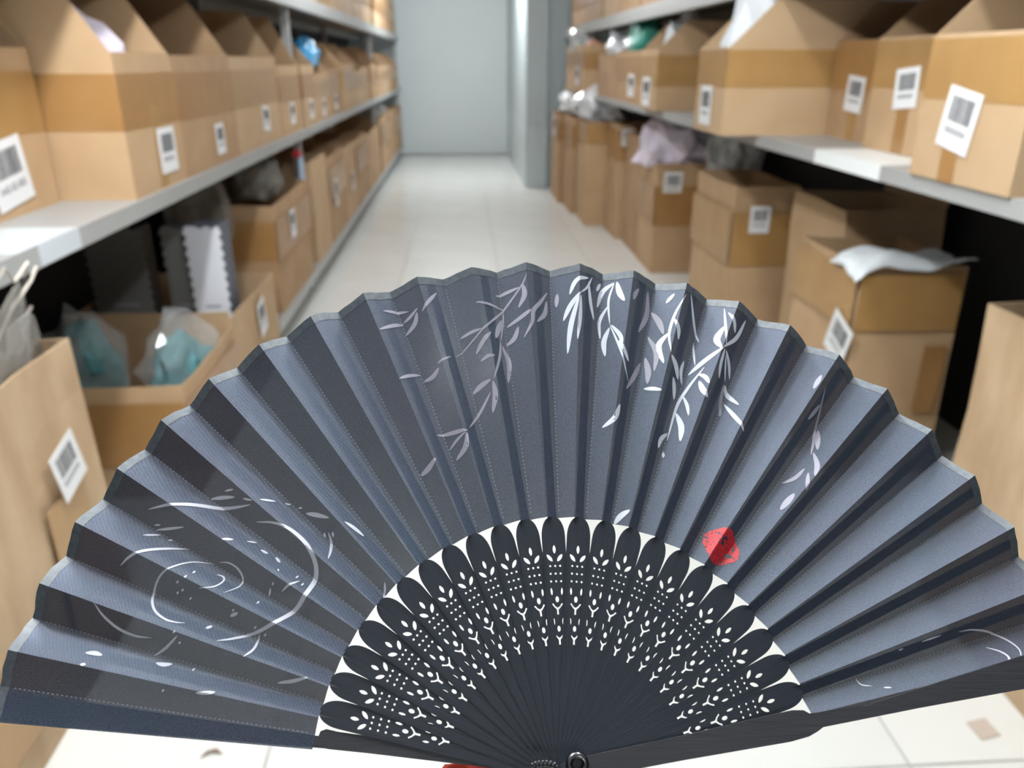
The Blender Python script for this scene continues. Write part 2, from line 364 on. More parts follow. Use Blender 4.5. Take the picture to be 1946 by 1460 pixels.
LL = [(4.02,4.95,.56,1,(.40,.72,dict(seed=8,w=.13,h=.15)),'box with barcode label under the smoky bag on left low shelf'),
      (5.14,5.72,.64,2,None,'tall pale box just past the post on left low shelf'),
      (5.76,6.5,.60,1,(.3,.55,dict(seed=9,w=.1,h=.2)),'brown box second past the post on left low shelf'),
      (6.53,7.3,.58,0,(.5,.5,dict(seed=4,w=.1,h=.15)),'brown box third past the post on left low shelf'),
      (7.33,8.1,.58,1,None,'brown box fourth past the post on left low shelf'),(8.13,9.5,.56,1,None,'long brown box before the second post on left low shelf'),
      (9.66,10.7,.62,1,None,'dim brown box third from the end wall on left low shelf'),(10.75,11.8,.62,1,None,'dim brown box second from the end wall on left low shelf'),(11.85,13.0,.6,1,None,'dim brown box nearest the end wall on left low shelf')]
for i, (y0, y1, h, card, lab, label) in enumerate(LL):
    open_box(label, -1, -.962, y0, y1, .17, h, .5, card, (.5,.85) if i % 2 == 0 else None, i % 2, lab)
bag('smoky clear bag of brown goods on top of left low box', (-1.16,4.52,.70), (.15,.26,.19), FILM_G, 31, content=GREYC)
bag('grey clear bag stuffed behind the white packet on left low level', (-1.30,3.93,.55), (.16,.06,.30), FILM_G, 33)
bm = bmesh.new(); add_box(bm, (-1.0,4.955,.60), (-.985,5.03,.86)); tag(bm_obj('card_sleeve', bm, PALEB), 'pale blue card sleeve standing against the left post', 'card')
bm = bmesh.new(); add_box(bm, (-1.03,4.96,.861), (-.99,5.02,.90)); tag(bm_obj('tag_card', bm, mat('red_tag', (.6,.03,.05), .5)), 'small red tag on top of the pale blue card', 'tag')
bag('clear bag glinting on a far box of left low shelf', (-1.12,10.1,.78), (.16,.3,.14), FILM, 35)
# left upper shelf
yy = 5.2
for i, w in enumerate((.75,.62,1.25,.7,.8,.9,1.0,1.1)):
    if 9.45 < yy + w < 9.7 or (yy < 9.6 < yy + w): yy = 9.66
    if yy + w > 13.1: break
    if i == 1: yy += w; continue
    open_box('%s carton along the left upper shelf' % WORDS[i].capitalize() if False else 'carton on left upper shelf, %s along from the post' % WORDS[i], -1, -.965, yy, yy+w, 1.77, .42, .5, (0,1,2,1,0,3,1,1)[i], (.4,.7), 0, None, group='cartons on the upper shelves'); yy += w + .03

# right middle shelf
bin_box('nearest tan storage box with big tilted label on right shelf', 1, 1.142, 1.597, 1.99, 1.135, .325, .47, .5, .145, 2, (.56,.97), 1, (.57,.43,dict(w=.13,h=.135,tilt=R(-9),seed=3)), .60)
bin_box('storage box with leaning label just behind the nearest on right shelf', 1, 1.335, 2.02, 2.64, 1.135, .335, .47, .36, .145, 0, (.56,.97), 1, (.65,.57,dict(w=.13,h=.115,tilt=R(5),seed=4)), .65)
bin_box('storage box with flapping label deepest in on right shelf', 1, 1.40, 2.66, 3.075, 1.135, .335, .47, .3, .13, 1, (.5,.99), 0, (.53,.47,dict(w=.13,h=.12,tilt=R(-4),seed=5)), .53)
bin_box('storage box jutting into the aisle from the right shelf with white bag', 1, .995, 3.095, 3.47, 1.135, .315, .475, .56, .17, 2, (.55,.97), 1, (.6,.32,dict(w=.15,h=.15,seed=6)))
bin_box('storage box with white bag further along right shelf', 1, 1.105, 4.68, 5.12, 1.135, .33, .475, .5, .15, 0, (.4,.9), 1, (.55,.3,dict(w=.2,h=.16,seed=7)))
bin_box('brown storage box holding green bag on right shelf', 1, 1.15, 5.2, 6.2, 1.135, .33, .4, .45, .2, 1, (.4,.9), 0, (.4,.35,dict(w=.2,h=.14,seed=8)))
bin_box('dim brown storage box past the green bag on right shelf', 1, 1.16, 6.25, 7.06, 1.135, .32, .4, .45, .2, 1, None, 0, None)
bin_box('far storage box under the salmon pink bag on right shelf', 1, 1.085, 7.37, 8.6, 1.135, .40, .42, .5, .2, 0, (.5,.85), 0, (.35,.35,dict(w=.26,h=.16,seed=9)))
bag('white plastic bag rising from the jutting box on right shelf', (1.17,3.28,1.145), (.13,.13,.40), BAGW, 41)
bag('white plastic bag in the box further along right shelf', (1.30,4.9,1.145), (.15,.17,.40), BAGW, 43)
bag('green plastic bag on right shelf', (1.28,5.75,1.29), (.12,.3,.28), GREEN, 45)
bag('white plastic bag behind the green bag on right shelf', (1.33,6.7,1.34), (.15,.35,.22), BAGW, 46)
bag('salmon pink plastic bag on the far right-shelf box', (1.17,7.55,1.45), (.07,.14,.09), PINK, 47)
bag('clear bubbly bag piled on the far right-shelf box', (1.20,8.15,1.47), (.16,.35,.17), FILM_W, 48)
bag('clear bag heaped highest at the far end of right shelf', (1.30,8.98,1.145), (.13,.14,.44), FILM_W, 49)
bm = bmesh.new(); add_box(bm, (1.1488,2.15,1.0935), (1.1497,2.58,1.1356)); add_box(bm, (1.1488,2.15,1.1352), (1.33,2.58,1.1362))
tag(bm_obj('shelf_sticker', bm, mat('white_sheet', (.80,.83,.83), .35)), 'white sheet folded over the edge of right shelf', 'sheet')
# right upper shelf
for i, (y0, y1, c) in enumerate(((4.7,5.6,1),(5.65,6.5,1),(6.53,7.06,2),(7.16,8.1,1),(8.13,9.0,1))):
    open_box('carton on right upper shelf, %s in the row going away' % WORDS[i], 1, 1.19, y0, y1, 1.725, .40, .45, c, (.4,.7), 0, None, group='cartons on the upper shelves')

# right floor boxes
open_box('tall worn cardboard box at the near right edge', 1, 1.262, 1.02, 1.745, 0, .86, .55, 3, None, 0, None, bulge=.015)
t = open_box('big tan box with white cloth over its rim on right floor', 1, 1.30, 2.43, 2.93, 0, .775, .37, 0, (.72,.97), 1, (.1,.66,dict(w=.15,h=.16,tilt=R(-20),seed=3)), bulge=.012)
bm = bmesh.new(); add_box(bm, (.26,-.013,.25), (.34,-.012,.5)); bm_obj('tape', bm, TAPE, t)
open_box('box with folded-in rim behind the white cloth on right floor', 1, 1.50, 2.99, 3.5, 0, .86, .40, 2, None, 0, None, flaps=(('back',.09,30),), bulge=.012)
open_box('tan box with clean square label on right floor', 1, 1.30, 3.72, 4.38, 0, .845, .31, 0, (.55,.86), 1, (.4,.82,dict(w=.10,h=.13,seed=4)), labface='near', bulge=.01)
open_box('recessed dim box between labelled boxes on right floor', 1, 1.62, 4.44, 5.3, 0, .72, .33, 1, None)
open_box('tan box under the lilac bag on right floor', 1, 1.315, 5.38, 5.90, 0, .76, .40, 0, (.45,.80), 0, (.28,.82,dict(w=.13,h=.17,tilt=R(6),seed=5)), labface='near')
open_box('narrow box with small label on right floor past the lilac bag', 1, 1.32, 5.95, 6.5, 0, .88, .42, 1, None, 0, (.25,.68,dict(w=.1,h=.16,seed=6)), labface='near')
open_box('box with tape band and small label between far right boxes', 1, 1.275, 6.55, 7.08, 0, .92, .42, 0, (.7,.95), 0, (.15,.9,dict(w=.1,h=.13,seed=7)), labface='near')
open_box('far right floor box nearest to the camera under white bags', 1, 1.10, 7.15, 7.75, 0, .91, .45, 0, (.8,.98), 1, None)
open_box('far right floor box in the middle under white bags', 1, 1.05, 7.78, 8.4, 0, .91, .45, 1, (.7,.9), 0, None)
open_box('far right floor box beside the pillar', 1, 1.0, 8.43, 9.1, 0, .90, .45, 1, (.7,.9), 0, (.5,.85,dict(w=.15,h=.2,seed=9)))
bag('big white bag heaped over the far right floor boxes', (1.30,7.55,.905), (.22,.42,.24), BAGW, 51)
bag('white bag spilling over the rim by the pillar', (1.18,8.50,.905), (.17,.38,.17), BAGW, 52)
bag('lilac and white bag on the right floor box', (1.50,5.62,.70), (.24,.26,.26), BAGP, 53)
bag('clear bag slumped beside the lilac bag', (1.72,5.05,.72), (.18,.24,.22), FILM_W, 54)
# white cloth over the rim
bm = bmesh.new(); nx, ny = 22, 14; gv = []
for i in range(nx+1):
    row = []
    for j in range(ny+1):
        u, v = i/nx, j/ny
        x = -.035 + u*.40; y = -.03 + v*.20
        z = .797 + .03*noise.noise(Vector((u*4, v*3, 1.7))) + .02*math.sin(u*5)*math.sin(v*3)
        if x < 0: z += x*.9
        if y < 0: z += y*1.0*(1-u)
        row.append(bm.verts.new((x, y, z)))
    gv.append(row)
for i in range(nx):
    for j in range(ny): bm.faces.new((gv[i][j], gv[i+1][j], gv[i+1][j+1], gv[i][j+1]))
o = bm_obj('white_cloth', bm, mat('white_cloth', (.80,.85,.88), .7), None, (1.30,2.43,0), True)
md = o.modifiers.new('thick', 'SOLIDIFY'); md.thickness = .004
tag(o, 'white cloth draped over the rim of the big right floor box', 'cloth')
bm = bmesh.new(); add_prism(bm, [(0,0,0),(.05,.01,0),(.045,.06,0),(-.005,.05,0)], (0,0,.002)); tag(bm_obj('paper_scrap', bm, mat('tan_scrap', (.5,.42,.35), .8), None, (1.125,1.235,.001)), 'small tan paper scrap on the tiles by near right box', 'scrap')
bm = bmesh.new(); add_prism(bm, [(0,0,0),(.02,.012,.004),(.045,.008,0),(.03,.022,.003),(.008,.018,0)], (0,0,.002)); tag(bm_obj('dry_leaf', bm, SCRAP, None, (-.60,1.29,.001)), 'tiny brown curled scrap on the tiles at lower left', 'scrap')

# ---------------------------------------------------------------- the folding fan
GUARD_R= [(6.33, 6.35), (42.25, 12.77), (72.97, 18.95), (84.46, 21.04), (88.56, 21.01), (90.66, 19.9), (92.09, 16.98), (112.57, 22.32), (136.97, 28.9), (182.22, 40.9), (224.47, 52.12), (221.92, 35.89), (179.09, 28.31), (133.39, 21.43), (95.3, 15.14), (93.05, 13.72), (89.33, 11.96), (82.0, 10.25), (41.57, 4.55), (21.9, 1.53), (4.46, -2.65), (-3.14, -3.38), (-4.92, 0.86), (-1.02, 4.55)]
GUARD_L= [(-6.83, 3.49), (-34.51, 7.38), (-61.99, 11.07), (-85.4, 14.33), (-89.32, 15.27), (-91.38, 14.57), (-92.0, 12.79), (-91.21, 10.13), (-88.41, 8.51), (-73.37, 6.93), (-42.26, 3.21), (-14.8, -0.13), (0.92, -4.22), (4.97, -1.63), (3.1, 1.94)]
SEAL= [(65.1, 82.56), (58.13, 82.53), (65.88, 89.88), (71.94, 81.32), (64.27, 74.95)]
RIV = (2.06, 3.74)
CH = [(-14.04, 3.4), (-12.14, 4.06), (-9.87, 4.2), (-7.59, 4.0), (-5.33, 3.3)]
RED= [(-42.14, 2.82), (-12.12, 2.45), (-12.21, -4.73), (-53.75, -4.15)]
RIPPLE = [([(-165.18,96.14),(-156.89,97.34),(-148.15,97.96),(-137.94,97.23),(-131.6,97.37),(-124.98,98.03)],1.44),([(-142.22,101.11),(-137.15,101.3),(-131.72,101.24)],1.43),([(-136.15,103.69),(-132.36,104.07)],0.76),([(-128.44,100.49),(-124.18,99.55)],0.8),([(-121.69,100.24),(-115.55,99.85)],0.93),([(-112.28,99.35),(-109.99,98.92)],0.65),([(-106.97,97.57),(-105.04,97.59)],0.65),([(-103.56,95.38),(-99.31,94.57),(-93.72,93.12)],1.68),([(-122.7,91.55),(-115.65,90.97),(-109.06,88.64),(-102.92,83.88),(-99.33,78.83),(-97.54,73.81),(-97.89,68.84),(-100.57,63.3),(-104.44,57.83),(-110.21,53.62),(-118.34,49.46),(-126.58,47.22),(-132.2,46.41)],1.82),([(-93.97,87.8),(-92.6,83.96),(-92.45,80.14),(-92.97,76.97)],1.04),([(-95.7,87.79),(-95.17,85.86)],0.78),([(-92.25,87.94),(-91.84,85.76)],0.78),([(-87.5,91.74),(-83.46,89.17),(-79.53,86.1)],1.33),([(-70.43,68.31),(-70.27,65.21),(-70.73,61.83)],0.86),([(-162.75,90.25),(-159.95,90.28)],0.62),([(-161.87,88.48),(-156.31,88.72),(-150.13,89.1)],1.02),([(-165.84,86.03),(-159.72,86.46)],0.76),([(-156.63,84.4),(-154.78,84.42)],0.62),([(-172.57,74.12),(-168.78,77.11),(-163.04,79.64),(-155.81,80.76),(-147.81,81.01)],1.12),([(-137.8,75.33),(-145.26,75.72),(-151.16,73.82),(-156.19,70.41),(-158.83,65.52),(-158.82,61.3),(-156.42,57.12),(-152.1,54.17),(-148.35,53.11),(-144.72,52.87)],0.87),([(-135.5,75.78),(-131.62,75.49),(-127.96,73.34),(-125.85,69.95),(-126.59,66.57),(-131.52,63.93)],0.74),([(-135.73,71.01),(-133.17,70.22),(-132.77,68.38),(-135.47,66.23),(-141.01,65.47)],0.68),([(-178.38,60.04),(-174.93,55.31),(-169.48,50.91),(-163.15,48.29),(-156.51,47.41)],1.06),([(-155.61,41.22),(-151.27,43.93),(-146.51,48.29)],1.03),([(-121.64,40.58),(-118.35,43.59),(-117.07,48.87)],0.96),([(-108.74,31.35),(-102.81,32.01),(-97.2,33.3)],1.37),([(-179.49,42.24),(-176.26,42.06),(-173.21,41.26)],1.53),([(-154.06,38.58),(-151.03,38.0),(-148.11,38.17)],1.42),([(-137.39,28.1),(-133.86,28.08),(-130.36,28.29)],1.38),([(-179.65,38.08),(-177.62,38.08)],1.03),([(-115.1,62.95),(-114.48,66.0)],0.74),([(-113.62,66.8),(-113.44,68.16)],0.72),([(-109.99,64.49),(-107.11,66.95),(-103.2,68.69)],0.87),([(-128.71,55.39),(-125.49,56.59)],1.36),([(-137.25,50.93),(-134.95,51.82)],1.17),([(-134.51,84.28),(-130.11,84.18)],1.04),([(-119.67,80.59),(-116.69,79.03)],0.87),([(-113.74,77.8),(-111.65,75.61)],0.89),([(-112.04,73.12),(-111.58,72.18)],0.57),([(-125.36,83.84),(-121.54,83.43)],0.63),([(-149.86,67.38),(-149.02,68.37)],0.73),([(-147.95,64.48),(-147.1,65.45)],0.74),([(-149.95,63.56),(-149.11,64.53)],0.74),([(-144.82,61.47),(-143.97,62.43)],0.74),([(-148.28,48.99),(-147.45,49.93)],0.73),([(-146.28,45.2),(-145.45,46.13)],0.73),([(-115.35,48.1),(-114.47,49.04)],0.7),([(-119.27,50.76),(-118.39,51.71)],0.72),([(-119.0,60.03),(-118.12,61.0)],0.74),([(-127.85,57.0),(-126.98,57.96)],0.7),([(-140.6,35.8),(-139.77,36.71)],0.69),([(-149.59,28.5),(-148.78,29.4)],0.69),([(-146.77,69.36),(-145.91,70.34)],0.74),([(-144.25,71.21),(-143.39,72.2)],0.74),([(-102.6,66.78),(-101.69,67.77)],0.74),([(-105.04,69.67),(-104.12,70.67)],0.74),([(157.64,49.31),(164.24,50.09),(172.64,49.31),(178.44,46.72),(181.39,42.86),(180.03,39.03)],0.82),([(169.06,43.51),(173.65,41.91),(175.57,39.68),(173.24,37.46),(164.73,35.92)],0.84),([(113.43,32.37),(114.68,29.92),(118.64,29.29)],0.52),([(122.64,28.78),(125.7,28.77)],0.52),([(130.96,42.29),(133.17,42.92)],0.67),([(140.9,45.45),(149.9,48.01)],0.67)]
WILLOW = [([(15.2,204.12),(9.16,201.81),(6.18,195.53)],2.1),([(17.14,205.2),(14.31,199.26),(11.05,195.68)],1.03),([(15.13,202.39),(15.79,192.37),(17.18,184.06)],1.65),([(11.06,196.07),(6.36,189.81),(3.21,182.93)],2.2),([(10.31,194.51),(6.43,180.77),(4.51,166.61)],2.2),([(11.01,194.53),(10.27,183.12),(8.76,172.69)],1.76),([(21.51,203.77),(19.2,199.02)],1.47),([(27.46,203.19),(22.37,199.51),(19.2,190.94)],2.29),([(28.54,203.46),(29.27,197.4),(30.96,192.44)],2.4),([(27.46,203.19),(24.56,194.17),(24.32,182.0)],0.99),([(24.24,191.86),(20.14,184.14),(20.04,175.55)],1.61),([(24.11,180.5),(21.52,173.74),(21.52,166.41)],2.16),([(24.99,181.64),(28.1,175.38),(28.51,170.23)],1.73),([(24.32,182.0),(27.18,170.93),(30.85,154.03)],0.86),([(27.3,173.15),(29.41,168.05),(31.38,163.15)],1.73),([(54.63,197.42),(50.76,193.03)],1.65),([(59.48,196.17),(53.77,186.6),(50.36,176.7),(50.17,167.08)],1.2),([(52.89,184.3),(54.56,179.06),(54.28,173.82)],1.91),([(50.27,177.45),(45.69,171.38),(46.73,162.26)],2.5),([(50.45,166.35),(52.5,162.03),(53.5,155.92)],2.4),([(37.86,151.33),(41.51,150.7),(44.9,149.35)],1.9),([(51.05,156.59),(51.35,151.95),(51.13,146.65)],1.94),([(57.19,165.05),(55.4,159.92),(55.59,154.18)],1.7),([(62.02,196.87),(63.34,183.83),(65.17,174.85)],1.35),([(62.88,174.79),(62.34,168.84),(62.01,162.97)],0.87),([(77.4,190.75),(76.41,181.17),(75.45,170.65)],1.03),([(78.54,188.09),(80.45,182.8),(80.62,177.88)],1.77),([(76.05,181.16),(72.14,175.03),(73.15,169.85)],2.7),([(87.08,185.28),(81.47,176.03),(73.88,170.24)],1.8),([(74.62,170.63),(65.73,164.52),(58.68,158.55)],2.02),([(65.45,161.6),(57.78,152.08),(52.35,143.52),(46.8,127.98)],1.3),([(62.44,158.63),(64.97,156.53),(65.99,152.96)],1.98),([(62.45,155.04),(63.34,150.06),(64.83,146.56)],2.4),([(55.45,148.49),(56.37,143.59),(56.28,138.72)],1.36),([(51.78,140.72),(52.87,133.85),(51.64,127.03)],2.3),([(47.39,131.38),(43.87,128.28),(42.26,124.22)],1.9),([(74.89,169.89),(72.4,162.48),(71.19,155.94)],1.44),([(75.51,169.17),(76.96,163.32),(77.29,156.79)],1.59),([(75.28,166.95),(74.87,161.09),(74.53,155.29)],0.87),([(74.59,153.86),(75.5,149.6),(79.15,144.01)],2.12),([(73.68,145.32),(76.64,138.38),(79.55,131.53)],1.84),([(26.38,143.07),(23.74,136.82),(18.51,132.79)],2.3),([(44.77,122.92),(44.44,120.25)],1.08),([(28.06,97.21),(24.57,94.95),(21.78,91.59)],2.27)]
WILLOW_DIM = [([(38.16,199.23),(36.21,196.07),(34.97,192.94)],1.95),([(43.11,199.39),(41.98,187.79),(37.06,178.22)],2.55),([(44.56,189.77),(46.95,184.13),(48.17,177.02)],2.5),([(41.96,177.23),(44.44,168.41),(42.78,159.29)],2.16),([(39.9,166.84),(40.43,159.6),(39.55,153.5)],2.4),([(37.68,164.24),(34.59,158.04),(29.78,150.47)],2.16),([(73.9,153.84),(72.07,145.99),(71.24,139.33)],1.8),([(-77.31,185.13),(-72.03,186.02),(-66.0,185.83)],1.55),([(-62.02,186.69),(-65.23,183.26),(-68.13,180.97)],1.44),([(-62.28,184.83),(-63.08,179.64),(-66.88,175.16)],2.12),([(-78.09,174.86),(-72.33,178.65),(-68.11,180.6)],1.84),([(-53.88,195.21),(-56.76,190.21),(-59.93,184.53)],1.61),([(-13.46,204.19),(-15.93,198.69),(-23.17,188.95),(-32.93,176.78),(-44.71,164.19)],0.95),([(-16.63,198.28),(-22.14,196.96),(-27.29,195.27)],1.73),([(-15.24,199.48),(-14.59,193.75),(-17.03,188.38)],2.2),([(-23.52,188.94),(-30.33,189.87),(-36.44,189.17)],1.3),([(-33.6,176.76),(-38.28,175.91),(-42.92,173.97)],1.52),([(-24.19,183.67),(-25.87,178.44),(-27.2,173.27)],2.35),([(-11.24,186.66),(-15.36,183.92),(-22.16,180.01)],1.97),([(-3.49,197.93),(-7.06,191.69),(-10.56,186.3),(-11.32,180.3),(-14.77,173.58)],1.91),([(-3.93,193.31),(-5.09,186.45),(-8.93,181.11)],2.01),([(-17.09,179.41),(-18.81,174.21),(-22.17,171.21)],2.11),([(-24.86,172.6),(-25.51,163.91),(-28.11,153.23)],1.15),([(-24.18,170.43),(-21.19,162.58),(-21.54,153.01)],2.35),([(-29.23,176.14),(-32.87,170.95),(-35.8,165.47)],1.93),([(-27.5,164.94),(-30.81,163.79),(-33.78,161.94)],1.66),([(-29.42,153.21),(-33.33,151.04),(-36.88,147.85)],2.35),([(-28.43,152.53),(-27.42,146.29),(-28.36,138.41)],2.3),([(-29.39,147.64),(-33.22,140.03),(-38.25,131.52)],1.22),([(-38.87,130.51),(-43.96,129.77),(-51.88,128.67)],1.81),([(-39.81,129.5),(-43.26,126.47),(-46.33,122.49)],1.17),([(-39.18,129.51),(-39.71,123.23),(-43.39,117.97)],2.2),([(-51.88,118.19),(-54.88,113.97),(-57.9,111.38)],2.28),([(-51.79,158.36),(-54.29,154.8),(-58.15,153.32)],2.07),([(-46.69,164.14),(-49.92,161.93),(-52.5,160.11)],1.08),([(-68.48,152.41),(-64.69,154.58),(-59.56,156.43)],1.63),([(1.0,197.3),(0.49,190.4)],1.76),([(-23.52,187.44),(-23.85,180.71),(-24.86,172.6)],0.86),([(117.46,158.22),(112.67,151.39)],1.79),([(118.85,153.2),(113.07,132.85),(108.85,122.21)],1.12),([(115.95,144.83),(109.05,137.62)],1.75),([(114.81,133.96),(111.77,124.35)],1.93),([(110.05,123.28),(109.62,117.03),(107.29,111.86)],1.9),([(104.82,115.93),(100.12,111.76),(94.74,109.66)],1.47),([(98.09,104.66),(91.08,97.62)],2.26),([(105.54,113.88),(102.81,105.71)],1.44)]

A0, DA, SV, HH, ST, Q2 = 3.0591733872671596, .11849336594254302, .4848311989598137, 3.9, .21960087168667802, 4.911465867165205e-05
ZS, RI, RO = .50, 94.2, 210.0
fan = thing('folding_fan', 'open black folding fan with printed willow leaves held up in the aisle', 'fan')
fan.matrix_world = Matrix(((0.9983014977,0.0374546952,0.0446235970,0.0331903983),(0.0072085832,0.6806522449,-0.7325711965,0.2077966886),(-0.0578113823,0.7316485956,0.6792261602,1.1586139195),(0,0,0,1)))
def ang(k): return A0 - k*DA - Q2*(k-12)**2
def hgt(r): return HH*(.38 + .62*max(0, (r-RI))/(RO-RI))
# columns of the pleated leaf: ridge k, valley k, ...
COLS = []
for k in range(25):
    COLS.append((ang(k), (k-12)*ZS, 1 if k else 0))
    if k < 24: COLS.append((ang(k) - SV*DA, (k-12)*ZS, -1 if k else 0))
COLS.append((ang(24) - .38*DA, 12*ZS - .6, 0))
def leaf_z(a, r):
    """height of the pleated sheet at polar angle a, radius r (mm)"""
    if a >= COLS[0][0]: return COLS[0][1] + COLS[0][2]*hgt(r)
    for (a1, z1, s1), (a2, z2, s2) in zip(COLS, COLS[1:]):
        if a1 >= a >= a2:
            f = (a1-a)/(a1-a2); bow = .45*4*f*(1-f)*(r-60)/150*(1 if s1 > s2 else -.4)
            return (z1+s1*hgt(r))*(1-f) + (z2+s2*hgt(r))*f + bow
    return COLS[-1][1] + COLS[-1][2]*hgt(r)
def mmv(x, y, z): return (x*.001, y*.001, z*.001)

FABRIC = bpy.data.materials.new('satin_fabric'); FABRIC.use_nodes = True
nt = FABRIC.node_tree; b = nt.nodes['Principled BSDF']
tc = nt.nodes.new('ShaderNodeTexCoord')
nz = nt.nodes.new('ShaderNodeTexNoise'); nz.inputs['Scale'].default_value = 2600; nz.inputs['Detail'].default_value = 1
wv = nt.nodes.new('ShaderNodeTexWave'); wv.bands_direction = 'DIAGONAL'; wv.inputs['Scale'].default_value = 620; wv.inputs['Distortion'].default_value = .6
ad = nt.nodes.new('ShaderNodeMix'); ad.inputs[0].default_value = .16
nl = nt.nodes.new('ShaderNodeTexNoise'); nl.inputs['Scale'].default_value = 18; nl.inputs['Detail'].default_value = 2
rp = nt.nodes.new('ShaderNodeValToRGB'); rp.color_ramp.elements[0].position = .32; rp.color_ramp.elements[1].position = .68
rp.color_ramp.elements[0].color = (.022,.029,.043,1); rp.color_ramp.elements[1].color = (.075,.089,.118,1)
mxc = nt.nodes.new('ShaderNodeMix'); mxc.data_type = 'RGBA'; mxc.blend_type = 'MULTIPLY'; mxc.inputs[0].default_value = .5
rl = nt.nodes.new('ShaderNodeValToRGB'); rl.color_ramp.elements[0].position = .35; rl.color_ramp.elements[1].position = .65
rl.color_ramp.elements[0].color = (.75,.9,1,1); rl.color_ramp.elements[1].color = (1,.86,1,1)
for n_ in (nz, nl, wv): nt.links.new(tc.outputs['Object'], n_.inputs['Vector'])
nt.links.new(nz.outputs['Fac'], ad.inputs[2]); nt.links.new(wv.outputs['Fac'], ad.inputs[3]); nt.links.new(ad.outputs[0], rp.inputs[0]); nt.links.new(nl.outputs['Fac'], rl.inputs[0])
nt.links.new(rp.outputs[0], mxc.inputs[6]); nt.links.new(rl.outputs[0], mxc.inputs[7]); nt.links.new(mxc.outputs[2], b.inputs['Base Color'])
b.inputs['Roughness'].default_value = .44; b.inputs['Specular IOR Level'].default_value = .42; b.inputs['Specular Tint'].default_value = (.62,.76,1,1)
b.inputs['Sheen Weight'].default_value = .25; b.inputs['Sheen Roughness'].default_value = .4; b.inputs['Sheen Tint'].default_value = (.7,.8,1,1)
bp = nt.nodes.new('ShaderNodeBump'); bp.inputs['Strength'].default_value = .25; bp.inputs['Distance'].default_value = .0002
nt.links.new(nz.outputs['Fac'], bp.inputs['Height']); nt.links.new(bp.outputs[0], b.inputs['Normal'])
tr = nt.nodes.new('ShaderNodeBsdfTransparent'); mx = nt.nodes.new('ShaderNodeMixShader'); mx.inputs[0].default_value = .05
nt.links.new(b.outputs[0], mx.inputs[1]); nt.links.new(tr.outputs[0], mx.inputs[2]); nt.links.new(mx.outputs[0], nt.nodes['Material Output'].inputs[0])
HEM = mat('hem_satin', (.12,.14,.16), .45, spec=.4, col2=(.07,.085,.10), scale=400)
WOOD = mat('black_stained_bamboo', (.015,.020,.029), .42, spec=.4, col2=(.025,.031,.043), scale=1600, stretch=(1,.03,1), bump=.12, bscale=2500, bstretch=(1,.02,1))
WOOD_G = mat('black_stained_bamboo_guard', (.026,.028,.034), .5, spec=.4, col2=(.042,.043,.050), scale=1600, stretch=(.03,1,1), bump=.1, bscale=2500, bstretch=(.02,1,1))
PRINT = mat('white_print', (.62,.66,.74), .5)
PRINT_D = mat('faint_lilac_print', (.32,.31,.38), .5)
SEALM = mat('red_seal_ink', (.55,.025,.035), .5, col2=(.42,.012,.02), scale=600)
METAL = mat('gunmetal_rivet', (.16,.16,.17), .16, metal=1.0)
CORD = mat('black_cord', (.02,.02,.024), .3)

def leaf_grid(r_list, sub, off, wob=0.0):
    bm = bmesh.new(); cols = []
    for ci, ((a1, z1, s1), (a2, z2, s2)) in enumerate(zip(COLS, COLS[1:])):
        for j in range(sub if ci < len(COLS)-2 else sub+1): cols.append((a1 + (a2-a1)*j/sub, j % sub == 0))
    grid = []
    for a, crease in cols:
        col = []
        for r in r_list:
            rr = r + (wob*noise.noise(Vector((a*40, r*.02, 0))) if r > RO-6 else 0)
            col.append(bm.verts.new(mmv(rr*math.cos(a), rr*math.sin(a), leaf_z(a, r) + off)))
        grid.append(col)
    for i in range(len(grid)-1):
        for j in range(len(r_list)-1):
            f = bm.faces.new((grid[i][j], grid[i+1][j], grid[i+1][j+1], grid[i][j+1])); f.smooth = True
    for i, (a, crease) in enumerate(cols):
        if crease:
            for j in range(len(r_list)-1):
                e = bm.edges.get((grid[i][j], grid[i][j+1]))
                if e: e.smooth = False
    me = bpy.data.meshes.new('leaf'); bm.normal_update(); bm.to_mesh(me); bm.free(); return me
leaf = link('leaf', leaf_grid([RI + (RO-RI)*i/18 for i in range(19)], 4, 0, .7), FABRIC, fan)
leaf['label'] = 'pleated dark satin fabric'
hem = link('hem', leaf_grid([RO-3.4, RO-1.7, RO+.25], 4, .12, .7), HEM, leaf); hem.name = 'hem'

